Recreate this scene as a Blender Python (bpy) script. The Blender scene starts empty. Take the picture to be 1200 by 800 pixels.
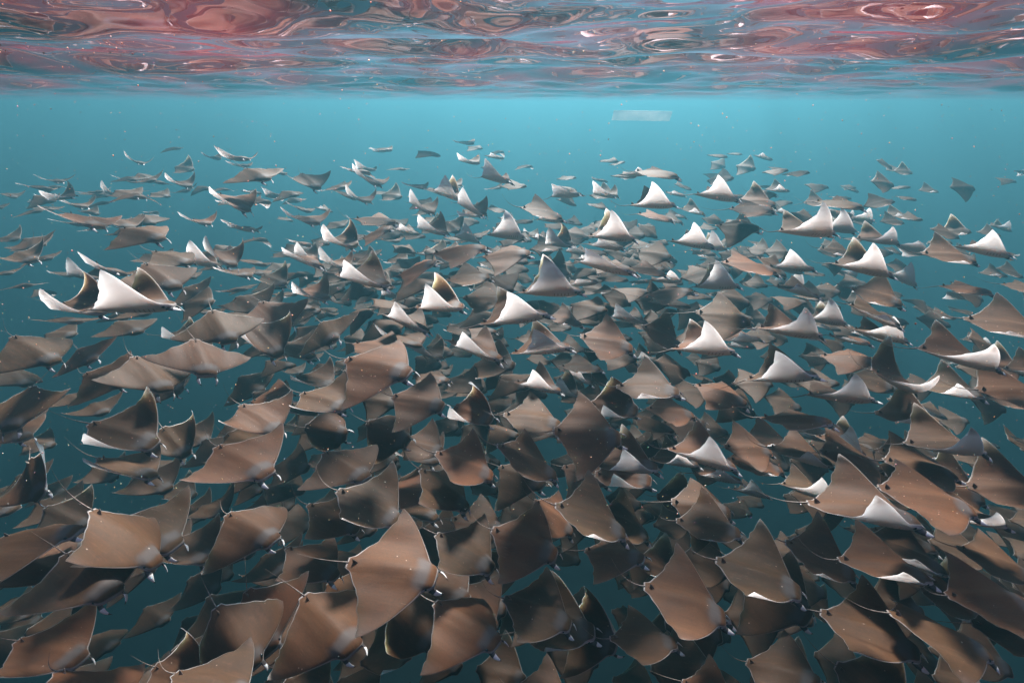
import bpy, math, random
import numpy as np

R = math.radians
scene = bpy.context.scene
col = scene.collection

# ------------------------------------------------------------------ camera
CAM_Z = -0.40
cam_data = bpy.data.cameras.new('camera')
cam_data.lens = 36.0 * 640 / 1200
cam_data.sensor_width = 36.0
cam_data.clip_start = 0.02
cam_data.clip_end = 2000
cam = bpy.data.objects.new('camera', cam_data)
cam.location = (0, 0, CAM_Z)
cam.rotation_euler = (R(90) - math.atan2(278, 640), 0, 0)
col.objects.link(cam)
scene.camera = cam

# ------------------------------------------------------------------ daylight
SUN_ELEV, SUN_AZ = R(46), R(6)           # azimuth measured from straight ahead towards the right
world = bpy.data.worlds.new('World')
scene.world = world
world.use_nodes = True
wn = world.node_tree
bg = wn.nodes['Background']
sky = wn.nodes.new('ShaderNodeTexSky')
sky.sky_type = 'NISHITA'
sky.sun_disc = False
sky.sun_elevation = SUN_ELEV
sky.sun_rotation = SUN_AZ
wn.links.new(sky.outputs[0], bg.inputs[0])
bg.inputs[1].default_value = 0.06
sun_data = bpy.data.lights.new('sun', 'SUN')
sun_data.energy = 4.6
sun_data.angle = R(10)
sun_data.color = (1.0, 0.94, 0.88)
sun = bpy.data.objects.new('sun', sun_data)
sun.rotation_euler = (R(90) - SUN_ELEV, 0, R(180) - SUN_AZ)
sun.location = (0, 0, 20)
col.objects.link(sun)
vs = scene.view_settings
vs.view_transform = 'Standard'
vs.look = 'None'
vs.gamma = 1
vs.exposure = 1.82
cy = scene.cycles
cy.max_bounces = 8
cy.diffuse_bounces = 2
cy.glossy_bounces = 3
cy.transmission_bounces = 4
cy.volume_bounces = 0
cy.transparent_max_bounces = 12
cy.caustics_reflective = False
cy.caustics_refractive = False
cy.use_denoising = True
cy.sample_clamp_indirect = 6
cy.use_fast_gi = False


# ------------------------------------------------------------------ helpers
def mesh_obj(name, verts, faces, mat, parent=None, smooth=True):
    me = bpy.data.meshes.new(name)
    me.from_pydata(verts, [], faces)
    if smooth:
        me.polygons.foreach_set('use_smooth', [True] * len(me.polygons))
    if mat:
        me.materials.append(mat)
    o = bpy.data.objects.new(name, me)
    col.objects.link(o)
    if parent:
        o.parent = parent
    return o


def big_mesh(name, V, Q, mat):
    """quads from numpy arrays"""
    me = bpy.data.meshes.new(name)
    me.vertices.add(len(V))
    me.vertices.foreach_set('co', np.asarray(V, np.float32).ravel())
    n = len(Q)
    me.loops.add(n * 4)
    me.loops.foreach_set('vertex_index', np.asarray(Q, np.int32).ravel())
    me.polygons.add(n)
    me.polygons.foreach_set('loop_start', np.arange(0, n * 4, 4, dtype=np.int32))
    me.polygons.foreach_set('loop_total', np.full(n, 4, np.int32))
    me.polygons.foreach_set('use_smooth', np.ones(n, bool))
    me.update(calc_edges=True)
    if mat:
        me.materials.append(mat)
    return me


class NT:
    def __init__(self, name):
        self.m = bpy.data.materials.new(name)
        self.m.use_nodes = True
        self.t = self.m.node_tree
        self.t.nodes.clear()
        self.out = self.t.nodes.new('ShaderNodeOutputMaterial')

    def n(self, typ, **kw):
        nd = self.t.nodes.new(typ)
        for k, v in kw.items():
            setattr(nd, k, v)
        return nd

    def l(self, a, b):
        self.t.links.new(a, b)

    def val(self, sock, v):
        if hasattr(v, 'is_linked') or isinstance(v, bpy.types.NodeSocket):
            self.l(v, sock)
        else:
            sock.default_value = v

    def math(self, op, a, b=0.0, c=0.0, clamp=False):
        nd = self.n('ShaderNodeMath', operation=op, use_clamp=clamp)
        self.val(nd.inputs[0], a)
        self.val(nd.inputs[1], b)
        self.val(nd.inputs[2], c)
        return nd.outputs[0]

    def step(self, x, a, b):
        nd = self.n('ShaderNodeMapRange', interpolation_type='SMOOTHSTEP')
        self.val(nd.inputs[0], x)
        nd.inputs[1].default_value = a
        nd.inputs[2].default_value = b
        return nd.outputs[0]

    def mix(self, f, a, b):
        nd = self.n('ShaderNodeMix', data_type='RGBA')
        self.val(nd.inputs[0], f)
        self.val(nd.inputs[6], a)
        self.val(nd.inputs[7], b)
        return nd.outputs[2]

    def noise(self, vec, scale, detail=3, rough=.55):
        nd = self.n('ShaderNodeTexNoise')
        self.l(vec, nd.inputs['Vector'])
        nd.inputs['Scale'].default_value = scale
        nd.inputs['Detail'].default_value = detail
        nd.inputs['Roughness'].default_value = rough
        return nd.outputs[0]


def rgb(*c):
    return (c[0], c[1], c[2], 1.0)


# ------------------------------------------------------------------ materials
def make_skin():
    k = NT('ray_skin')
    at = k.n('ShaderNodeAttribute', attribute_name='rest')
    sep = k.n('ShaderNodeSeparateXYZ')
    k.l(at.outputs['Vector'], sep.inputs[0])
    x, y, side = sep.outputs
    ed = k.n('ShaderNodeAttribute', attribute_name='edge')
    edge = ed.outputs['Fac']
    info = k.n('ShaderNodeObjectInfo')
    rnd = info.outputs['Random']
    ay = k.math('ABSOLUTE', y)
    off = k.n('ShaderNodeCombineXYZ')
    k.l(k.math('MULTIPLY', rnd, 37.0), off.inputs[0])
    k.l(k.math('MULTIPLY', rnd, 91.0), off.inputs[1])
    add = k.n('ShaderNodeVectorMath', operation='ADD')
    k.l(at.outputs['Vector'], add.inputs[0])
    k.l(off.outputs[0], add.inputs[1])
    vec = add.outputs[0]
    st = k.n('ShaderNodeVectorMath', operation='MULTIPLY')
    k.l(vec, st.inputs[0])
    st.inputs[1].default_value = (3, 14, 1)
    n1 = k.noise(vec, 6, 4)
    n2 = k.noise(st.outputs[0], 2.2, 3)
    n3 = k.noise(vec, 70, 2)
    # back: individuals range from grey brown to red brown
    c1 = k.mix(rnd, rgb(.078, .042, .019), rgb(.165, .063, .027))
    r2 = k.math('FRACT', k.math('MULTIPLY', rnd, 7.31))
    c1 = k.mix(k.math('MULTIPLY', r2, .7), c1, rgb(.052, .032, .019))
    c1 = k.mix(k.math('MULTIPLY', k.step(n1, .42, .72), .45), c1, rgb(.055, .03, .021))
    c1 = k.mix(k.math('MULTIPLY', k.step(n2, .5, .75), .28), c1, rgb(.17, .085, .048))
    c1 = k.mix(k.math('MULTIPLY', k.step(n3, .50, .70), .32), c1, rgb(.04, .026, .02))
    n4 = k.noise(vec, 24, 4, .7)
    c1 = k.mix(k.math('MULTIPLY', k.step(n4, .52, .70), .30), c1, rgb(.17, .09, .052))
    sc = k.n('ShaderNodeVectorMath', operation='MULTIPLY')
    k.l(vec, sc.inputs[0])
    sc.inputs[1].default_value = (6, 60, 1)
    scr = k.math('MULTIPLY', k.step(k.noise(sc.outputs[0], 1.6, 2), .68, .74), k.step(k.noise(vec, 3, 1), .5, .62))
    c1 = k.mix(k.math('MULTIPLY', scr, .45), c1, rgb(.30, .22, .17))
    # grey collar behind the head and darker wing tips
    xw = k.math('ADD', x, k.math('MULTIPLY', k.math('SUBTRACT', n1, .5), .06))
    band = k.math('MULTIPLY', k.step(xw, .13, .19), k.math('SUBTRACT', 1.0, k.step(xw, .225, .255)))
    band = k.math('MULTIPLY', band, k.math('SUBTRACT', 1.0, k.step(ay, .085, .15)))
    c1 = k.mix(k.math('MULTIPLY', band, .75), c1, rgb(.11, .10, .098))
    c1 = k.mix(k.math('MULTIPLY', k.step(ay, .36, .5), .55), c1, rgb(.11, .075, .065))
    # old scrapes and pale nicks
    vor = k.n('ShaderNodeTexVoronoi')
    k.l(vec, vor.inputs['Vector'])
    vor.inputs['Scale'].default_value = 9
    nick = k.math('LESS_THAN', vor.outputs['Distance'], .05)
    c1 = k.mix(k.math('MULTIPLY', nick, .6), c1, rgb(.55, .48, .42))
    # belly: white, greyer behind, dark tip
    b = k.mix(k.math('MULTIPLY', k.step(n1, .4, .75), .18), k.mix(r2, rgb(.84, .85, .85), rgb(.62, .64, .65)), rgb(.40, .42, .43))
    b = k.mix(k.math('MULTIPLY', k.step(ay, .40, .47), k.math('MULTIPLY', k.step(r2, .45, .75), .9)), b, rgb(.05, .045, .05))
    gill = k.math('GREATER_THAN', k.math('SINE', k.math('MULTIPLY', x, 190.0)), .72)
    gill = k.math('MULTIPLY', gill, k.math('MULTIPLY', k.step(x, .03, .04), k.step(x, .20, .19)))
    gill = k.math('MULTIPLY', gill, k.math('MULTIPLY', k.step(ay, .045, .052), k.step(ay, .098, .090)))
    b = k.mix(k.math('MULTIPLY', gill, .75), b, rgb(.16, .14, .14))
    b = k.mix(k.math('MULTIPLY', k.step(edge, .0, .9), .35), b, rgb(.42, .42, .43))
    # side: +1 back, -1 belly
    vent = k.step(side, .15, -.15)
    cc = k.mix(vent, c1, b)
    rim = k.step(edge, .90, .965)
    cc = k.mix(k.math('MULTIPLY', rim, .36), cc, rgb(.88, .87, .86))
    p = k.n('ShaderNodeBsdfPrincipled')
    k.l(cc, p.inputs['Base Color'])
    p.inputs['Roughness'].default_value = .6
    p.inputs['Specular IOR Level'].default_value = .12
    bump = k.n('ShaderNodeBump')
    bump.inputs['Strength'].default_value = .12
    bump.inputs['Distance'].default_value = .01
    k.l(k.math('ADD', n2, k.math('MULTIPLY', n3, .3)), bump.inputs['Height'])
    k.l(bump.outputs[0], p.inputs['Normal'])
    # thin wings let sunlight through
    k.l(k.math('MULTIPLY', k.step(ay, .05, .20), SSS_WEIGHT), p.inputs['Subsurface Weight'])
    p.inputs['Subsurface Radius'].default_value = (1.0, .85, .8)
    p.inputs['Subsurface Scale'].default_value = SSS_SCALE
    k.l(p.outputs[0], k.out.inputs[0])
    return k.m


SSS_WEIGHT, SSS_SCALE = 0.75, 0.05


def simple(name, c, rough=.5, var=None, scale=20, spec=.4):
    k = NT(name)
    p = k.n('ShaderNodeBsdfPrincipled')
    p.inputs['Roughness'].default_value = rough
    p.inputs['Specular IOR Level'].default_value = spec
    if var:
        tc = k.n('ShaderNodeTexCoord')
        k.l(k.mix(k.step(k.noise(tc.outputs['Object'], scale), .4, .65), rgb(*c), rgb(*var)), p.inputs['Base Color'])
    else:
        p.inputs['Base Color'].default_value = rgb(*c)
    k.l(p.outputs[0], k.out.inputs[0])
    return k.m


def make_lobe_skin():
    k = NT('cephalic_skin')
    tc = k.n('ShaderNodeTexCoord')
    sep = k.n('ShaderNodeSeparateXYZ')
    k.l(tc.outputs['Object'], sep.inputs[0])
    x, y, z = sep.outputs
    info = k.n('ShaderNodeObjectInfo')
    n = k.noise(tc.outputs['Object'], 28, 2)
    xw = k.math('ADD', x, k.math('MULTIPLY', k.math('SUBTRACT', n, .5), .05))
    w = k.math('MULTIPLY', k.step(xw, .042, .050), k.math('SUBTRACT', 1.0, k.step(xw, .085, .092)))
    c = k.mix(w, rgb(.05, .042, .04), rgb(.86, .86, .84))
    p = k.n('ShaderNodeBsdfPrincipled')
    k.l(c, p.inputs['Base Color'])
    p.inputs['Roughness'].default_value = .3
    k.l(p.outputs[0], k.out.inputs[0])
    return k.m


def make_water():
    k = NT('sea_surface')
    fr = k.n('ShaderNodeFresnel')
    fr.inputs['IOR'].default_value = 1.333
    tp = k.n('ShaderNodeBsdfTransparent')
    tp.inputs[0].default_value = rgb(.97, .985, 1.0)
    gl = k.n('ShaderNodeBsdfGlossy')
    gl.inputs['Color'].default_value = rgb(1.0, .83, .90)  # pink put into the mirror colour to redden what it reflects
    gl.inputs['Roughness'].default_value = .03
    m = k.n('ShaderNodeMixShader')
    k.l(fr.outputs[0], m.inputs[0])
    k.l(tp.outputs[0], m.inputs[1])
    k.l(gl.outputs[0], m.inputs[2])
    # patchy red painted into the surface, standing in for maroon reflections
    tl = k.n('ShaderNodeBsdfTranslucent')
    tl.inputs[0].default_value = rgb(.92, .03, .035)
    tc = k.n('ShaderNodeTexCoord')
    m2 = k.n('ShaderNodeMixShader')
    k.l(k.math('MULTIPLY', k.step(k.noise(tc.outputs['Object'], .7, 4), .36, .66), REFLECTION_RED), m2.inputs[0])
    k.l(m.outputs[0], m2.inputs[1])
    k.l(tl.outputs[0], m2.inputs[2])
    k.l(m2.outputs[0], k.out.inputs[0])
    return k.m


REFLECTION_RED = 0.055


def make_haze():
    k = NT('sea_haze')
    v = k.n('ShaderNodeVolumePrincipled')
    v.inputs['Color'].default_value = rgb(*HAZE_COL)
    v.inputs['Density'].default_value = HAZE_DENSITY
    v.inputs['Anisotropy'].default_value = HAZE_G
    k.l(v.outputs[0], k.out.inputs['Volume'])
    return k.m


HAZE_COL = (.20, .73, .95)
HAZE_DENSITY = 0.033
HAZE_G = 0.79

M_SKIN = make_skin()
M_LOBE = make_lobe_skin()
M_TAIL = simple('tail_skin', (.16, .12, .10), .5, (.34, .28, .24), 30)
M_FIN = simple('dorsal_fin_skin', (.10, .058, .034), .5, (.36, .29, .24), 40)
M_EYE = simple('eye', (.012, .01, .01), .12, spec=.6)
M_BED = simple('seabed_sand', (.035, .034, .03), .9, (.02, .02, .02), .35)
M_SPECK = simple('speck', (.75, .72, .68), .6, (.45, .36, .30), 3)
_p = [n for n in M_SPECK.node_tree.nodes if n.type == 'BSDF_PRINCIPLED'][0]
_p.inputs['Subsurface Weight'].default_value = 1.0
_p.inputs['Subsurface Scale'].default_value = .02
M_FLOAT = simple('float_plastic', (.70, .74, .75), .5, (.55, .62, .65), 2)
_p = [n for n in M_FLOAT.node_tree.nodes if n.type == 'BSDF_PRINCIPLED'][0]
_p.inputs['Subsurface Weight'].default_value = 1.0
_p.inputs['Subsurface Radius'].default_value = (1, 1, 1)
_p.inputs['Subsurface Scale'].default_value = .045


# ------------------------------------------------------------------ the setting
def wave_height(X, Y, cell):
    rng = np.random.default_rng(7)
    H = np.zeros_like(X)
    for lam, amp, n in ((3.4, .030, 6), (1.9, .026, 9), (1.1, .0125, 12), (.60, .0036, 12), (.30, .0013, 12), (.17, .0005, 10)):
        for i in range(n):
            l = lam * rng.uniform(.75, 1.3)
            th = rng.normal(R(100), R(42))
            kx, ky = math.cos(th) * 2 * math.pi / l, math.sin(th) * 2 * math.pi / l
            ph = rng.uniform(0, 6.283)
            a = amp * rng.uniform(.5, 1.3) / math.sqrt(n) * 1.9
            fade = np.clip((l / np.maximum(cell, 1e-4) - 3) / 4, 0, 1)
            w = kx * X + ky * Y + ph
            H += a * fade * (np.sin(w) + .18 * np.sin(2 * w + .6))
    return H


def build_surface():
    rr = np.concatenate([[0.02], np.geomspace(.4, 230, 520)])
    front = np.linspace(R(90 - 62), R(90 + 62), 560)
    back = np.linspace(R(90 + 62), R(360 + 90 - 62), 130)[1:-1]
    th = np.concatenate([front, back])
    n, m = len(rr), len(th)
    RR, TH = np.meshgrid(rr, th, indexing='ij')
    X, Y = RR * np.cos(TH), RR * np.sin(TH)
    dr = np.gradient(rr)[:, None] * np.ones((1, m))
    dth = np.gradient(th)
    da = RR * np.abs(dth)[None, :]
    cell = np.maximum(dr, da)
    Z = wave_height(X, Y, cell)
    V = np.stack([X, Y, Z], -1).reshape(-1, 3)
    i, j = np.meshgrid(np.arange(n - 1), np.arange(m), indexing='ij')
    j2 = (j + 1) % m
    Q = np.stack([i * m + j, (i + 1) * m + j, (i + 1) * m + j2, i * m + j2], -1).reshape(-1, 4)
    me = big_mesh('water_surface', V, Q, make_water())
    o = bpy.data.objects.new('water_surface', me)
    col.objects.link(o)
    o['kind'] = 'structure'
    o['label'] = 'rippled underside of the sea surface overhead'
    o['category'] = 'water'
    return o


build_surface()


def build_seabed():
    xs = np.concatenate([np.linspace(-230, -40, 12), np.linspace(-36, 36, 40), np.linspace(40, 230, 12)])
    ys = np.concatenate([np.linspace(-230, -30, 10), np.linspace(-24, 48, 40), np.linspace(54, 230, 12)])
    X, Y = np.meshgrid(xs, ys, indexing='ij')
    Z = -45 + .8 * np.sin(X * .21 + 1) * np.cos(Y * .17) + .35 * np.sin(X * .53 + Y * .4)
    n, m = X.shape
    V = np.stack([X, Y, Z], -1).reshape(-1, 3)
    i, j = np.meshgrid(np.arange(n - 1), np.arange(m - 1), indexing='ij')
    Q = np.stack([i * m + j, (i + 1) * m + j, (i + 1) * m + j + 1, i * m + j + 1], -1).reshape(-1, 4)
    me = big_mesh('seabed', V, Q, M_BED)
    o = bpy.data.objects.new('seabed', me)
    col.objects.link(o)
    o['kind'] = 'structure'
    o['label'] = 'dark sandy seabed far below the school'
    o['category'] = 'seabed'


build_seabed()


def build_haze():
    a, z0, z1 = 240, -48, .35
    v = [(-a, -a, z0), (a, -a, z0), (a, a, z0), (-a, a, z0), (-a, -a, z1), (a, -a, z1), (a, a, z1), (-a, a, z1)]
    f = [(3, 2, 1, 0), (4, 5, 6, 7), (0, 1, 5, 4), (1, 2, 6, 5), (2, 3, 7, 6), (3, 0, 4, 7)]
    o = mesh_obj('haze', v, f, make_haze(), smooth=False)
    o['kind'] = 'stuff'
    o['label'] = 'blue green sea water haze filling the whole scene'
    o['category'] = 'haze'


build_haze()


# ------------------------------------------------------------------ the devil ray
def pchip(xs, ys):
    xs, ys = np.array(xs, float), np.array(ys, float)
    h = np.diff(xs)
    d = np.diff(ys) / h
    mm = np.zeros(len(xs))
    mm[1:-1] = np.where(d[:-1] * d[1:] > 0, 2 * d[:-1] * d[1:] / (d[:-1] + d[1:] + 1e-12), 0)
    mm[0], mm[-1] = d[0], d[-1]

    def f(x):
        i = np.clip(np.searchsorted(xs, x) - 1, 0, len(h) - 1)
        t = (x - xs[i]) / h[i]
        return ((1 + 2 * t) * (1 - t) ** 2 * ys[i] + t * (1 - t) ** 2 * h[i] * mm[i]
                + t * t * (3 - 2 * t) * ys[i + 1] + t * t * (t - 1) * h[i] * mm[i + 1])
    return f


LE = pchip([0, .03, .06, .085, .10, .12, .16, .25, .35, .43, .48, .5],
           [.300, .300, .296, .280, .250, .228, .206, .152, .085, .020, -.035, -.066])
TE = pchip([0, .015, .03, .045, .06, .10, .2, .3, .4, .46, .49, .5],
           [-.300, -.300, -.305, -.298, -.268, -.240, -.176, -.124, -.090, -.078, -.072, -.068])


def spans(nh):
    a = np.array([0, .02, .04, .06, .075, .086, .096, .108, .125, .15])
    b = .15 + .35 * np.sin(np.linspace(0, math.pi / 2, nh + 1)[1:]) ** 1.0
    h = np.concatenate([a, b])
    return np.concatenate([-h[::-1], h[1:]])


def ray_body_arrays(AR, AL, twist, nh=13, m=10, seed=0):
    vr = np.random.default_rng(seed)
    s = spans(nh)
    ns = len(s)
    a = np.abs(s)
    sg = np.sign(s)
    le, te = LE(a), TE(a)
    sweep = vr.uniform(-.025, .02)
    wide = np.clip((a - .1) / .4, 0, 1)
    le = le + sweep * wide
    te = te + sweep * wide
    # worn, slightly wavy hind edges and soft ripples along each wing
    p1, p2, p3 = vr.uniform(0, 6.28, 3)
    taper = wide * (1 - wide) * 4
    te = te + taper * (.006 * np.sin(s * 31 + p1) + .004 * np.sin(s * 67 + p2) + .003 * vr.normal(size=ns))
    ripple = taper * .010 * np.sin(s * 22 + p3)
    c = .5 * (1 - np.cos(math.pi * np.arange(m + 1) / m))
    prof = 10 * (.2969 * np.sqrt(c) - .126 * c - .3516 * c ** 2 + .2843 * c ** 3 - .1036 * c ** 4)
    T = .040 * np.exp(-(a / .12) ** 2) + .014 * (1 - a / .5) + .0012
    # bent centre line of each wing (arc length kept)
    q = np.linspace(0, .5, 101)
    qm = (q[1:] + q[:-1]) / 2
    Yb, Zb, Th = np.empty(ns), np.empty(ns), np.empty(ns)
    for sign, A in ((-1, AR), (1, AL)):
        th = A * (qm / .5) ** .7
        yy = np.concatenate([[0], np.cumsum(np.cos(th) * .005)])
        zz = np.concatenate([[0], np.cumsum(np.sin(th) * .005)])
        k = sg == sign
        Yb[k] = np.interp(a[k], q, yy)
        Zb[k] = np.interp(a[k], q, zz)
        Th[k] = A * (a[k] / .5) ** .7
    k = sg == 0
    Yb[k] = 0
    Zb[k] = 0
    Th[k] = 0
    ring = []
    for i in range(m + 1):
        ring.append((c[i], 1))
    for i in range(m - 1, 0, -1):
        ring.append((c[i], -1))
    nr = len(ring)
    V = np.empty((ns, nr, 3))
    RE = np.empty((ns, nr, 3))
    ED = np.empty((ns, nr))
    Asel = np.where(sg < 0, AR, AL)
    for r, (cc, sd) in enumerate(ring):
        x = le + (te - le) * cc
        pi = min(range(m + 1), key=lambda t: abs(c[t] - cc))
        z = T * prof[pi] * (1.12 if sd > 0 else -.8)
        if sd > 0:
            z = z + .003 * np.exp(-(a / .03) ** 2) * math.sin(math.pi * cc)
        z = z - twist * Asel * (a / .5) ** 1.6 * (le - x - .08) * .35
        z = z + ripple * cc
        V[:, r, 0] = x
        V[:, r, 1] = sg * Yb - sg * z * np.sin(Th)
        V[:, r, 2] = Zb + z * np.cos(Th)
        RE[:, r, 0] = x
        RE[:, r, 1] = s
        edge = cc in (c[0], c[-1])
        RE[:, r, 2] = 0 if edge else sd
        ED[:, r] = 1.0 if edge else max(0, 1 - min(cc, 1 - cc) * 4)
    F = []
    for i in range(ns - 1):
        for r in range(nr):
            r2 = (r + 1) % nr
            F.append((i * nr + r, i * nr + r2, (i + 1) * nr + r2, (i + 1) * nr + r))
    return V.reshape(-1, 3), RE.reshape(-1, 3), ED.ravel(), np.array(F), nr, ns


def ray_body_mesh(name, AR, AL, twist, nh, m, seed):
    V, RE, ED, F, nr, ns = ray_body_arrays(AR, AL, twist, nh, m, seed)
    me = big_mesh(name, V, F[:, ::-1], M_SKIN)
    at = me.attributes.new('rest', 'FLOAT_VECTOR', 'POINT')
    at.data.foreach_set('vector', RE.astype(np.float32).ravel())
    at = me.attributes.new('edge', 'FLOAT', 'POINT')
    at.data.foreach_set('value', ED.astype(np.float32))
    return me


def tube(points, radii, flat=1.0, seg=8, roll=0.0):
    V, F = [], []
    P = [np.array(p, float) for p in points]
    for i, p in enumerate(P):
        d = P[min(i + 1, len(P) - 1)] - P[max(i - 1, 0)]
        d /= np.linalg.norm(d)
        u = np.cross((0, 0, 1.0), d)
        u /= max(1e-6, np.linalg.norm(u))
        w = np.cross(d, u)
        if roll:
            u, w = u * math.cos(roll) + w * math.sin(roll), w * math.cos(roll) - u * math.sin(roll)
        for k in range(seg):
            t = 2 * math.pi * k / seg
            V.append(tuple(p + u * math.cos(t) * radii[i] * flat + w * math.sin(t) * radii[i]))
    for i in range(len(P) - 1):
        for k in range(seg):
            k2 = (k + 1) % seg
            F.append((i * seg + k, i * seg + k2, (i + 1) * seg + k2, (i + 1) * seg + k))
    F.append(tuple(range(seg))[::-1])
    F.append(tuple((len(P) - 1) * seg + k for k in range(seg)))
    return V, F


def part_mesh(name, VF, mat):
    me = bpy.data.meshes.new(name)
    me.from_pydata(VF[0], [], VF[1])
    me.polygons.foreach_set('use_smooth', [True] * len(me.polygons))
    me.materials.append(mat)
    return me


# rolled paddle in front of the head, local origin at its root
def lobe(sd, droop, toe):
    pts, rad = [], []
    for i in range(10):
        t = i / 9
        pts.append((.115 * t - .01, sd * (.020 * t + toe * t * t - .055 * t ** 3), -droop * t * t - .010 * t))
        rad.append(.0225 * (math.sin(math.pi * min(1, .22 + .80 * t)) ** .75 + .02) * (1 - .35 * t))
    return tube(pts, rad, .34, 8, roll=sd * .75)


LOBES = {sd: [part_mesh('cephalic_fin', lobe(sd, d, t), M_LOBE) for d, t in ((.018, .0), (.028, .015), (.010, .025))] for sd in (-1, 1)}


def fin_mesh():
    base = [(.0, 0), (.012, .006), (.034, .007), (.056, .004), (.064, 0)]
    V, F = [], []
    n = 8
    prof = [(t, ) for t in np.linspace(0, 1, 5)]
    for (t,) in prof:
        w = 1 - t
        x0 = -.020 * t - .012 * t * t
        L = .066 * (1 - .78 * t)
        for k in range(n):
            a = 2 * math.pi * k / n
            V.append((x0 + L * .5 * math.cos(a) - .0, .0065 * (w + .12) * math.sin(a), .050 * t - .012))
    for i in range(4):
        for k in range(n):
            k2 = (k + 1) % n
            F.append((i * n + k, i * n + k2, (i + 1) * n + k2, (i + 1) * n + k))
    F.append(tuple(4 * n + k for k in range(n)))
    F.append(tuple(range(n))[::-1])
    return V, F


FIN = part_mesh('dorsal_fin', fin_mesh(), M_FIN)


def tail_pts(rng):
    L = rng.uniform(.25, .48)
    cy_, cz_ = rng.uniform(-.12, .12), rng.uniform(-.10, .14)
    pts, rad = [], []
    for i in range(13):
        t = i / 12
        pts.append((-L * t, cy_ * t * t, cz_ * t * t - .03 * math.sin(t * 3)))
        rad.append(.0055 * (1 - t) ** 1.6 + .0007)
    return tube(pts, rad, 1, 6)


trng = random.Random(3)
TAILS = [part_mesh('tail', tail_pts(trng), M_TAIL) for _ in range(9)]


def eye_mesh():
    V, F = [], []
    for i in range(5):
        p = math.pi * (i + .5) / 5
        for k in range(8):
            a = 2 * math.pi * k / 8
            V.append((.013 * math.cos(a) * math.sin(p), .010 * math.cos(p), .011 * math.sin(a) * math.sin(p)))
    for i in range(4):
        for k in range(8):
            k2 = (k + 1) % 8
            F.append((i * 8 + k, i * 8 + k2, (i + 1) * 8 + k2, (i + 1) * 8 + k))
    F.append(tuple(range(8))[::-1])
    F.append(tuple(32 + k for k in range(8)))
    return V, F


EYE = part_mesh('eye', eye_mesh(), M_EYE)


def child(name, me, parent, loc, rot=(0, 0, 0)):
    o = bpy.data.objects.new(name, me)
    col.objects.link(o)
    o.parent = parent
    o.location = loc
    o.rotation_euler = rot
    return o


def build_ray(i, label, x, y, z, yaw, pitch, roll, AR, AL, size):
    rng = random.Random(1000 + i)
    root = bpy.data.objects.new('devil_ray', None)
    col.objects.link(root)
    root.empty_display_size = .1
    root.location = (x, y, z)
    root.rotation_euler = (roll, -pitch, yaw)
    root.scale = (size, size, size)
    root['label'] = label
    root['category'] = 'ray'
    root['group'] = 'devil rays swimming together in one dense school'
    dist = math.sqrt(x * x + y * y + (z - CAM_Z) ** 2)
    near = dist < 6.2
    child('body', ray_body_mesh('body', AR, AL, rng.uniform(.5, 1.4), 18 if near else 11, 12 if near else 8, i), root, (0, 0, 0))
    child('tail', rng.choice(TAILS), root, (-.288, 0, .004), (0, rng.uniform(-.1, .1), rng.uniform(-.12, .12)))
    v = rng.randrange(3)
    for sd in (-1, 1):
        child('cephalic_fin', LOBES[sd][v], root, (.268, sd * .070, -.006), (rng.uniform(-.2, .2), rng.uniform(-.05, .3), rng.uniform(-.12, .12)))
    fin = child('dorsal_fin', FIN, root, (-.240, 0, .020))
    fin.scale = (.7, .7, .62)
    if near:
        for sd in (-1, 1):
            child('eye', EYE, root, (.243, sd * .094, .008))
    return root


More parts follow.
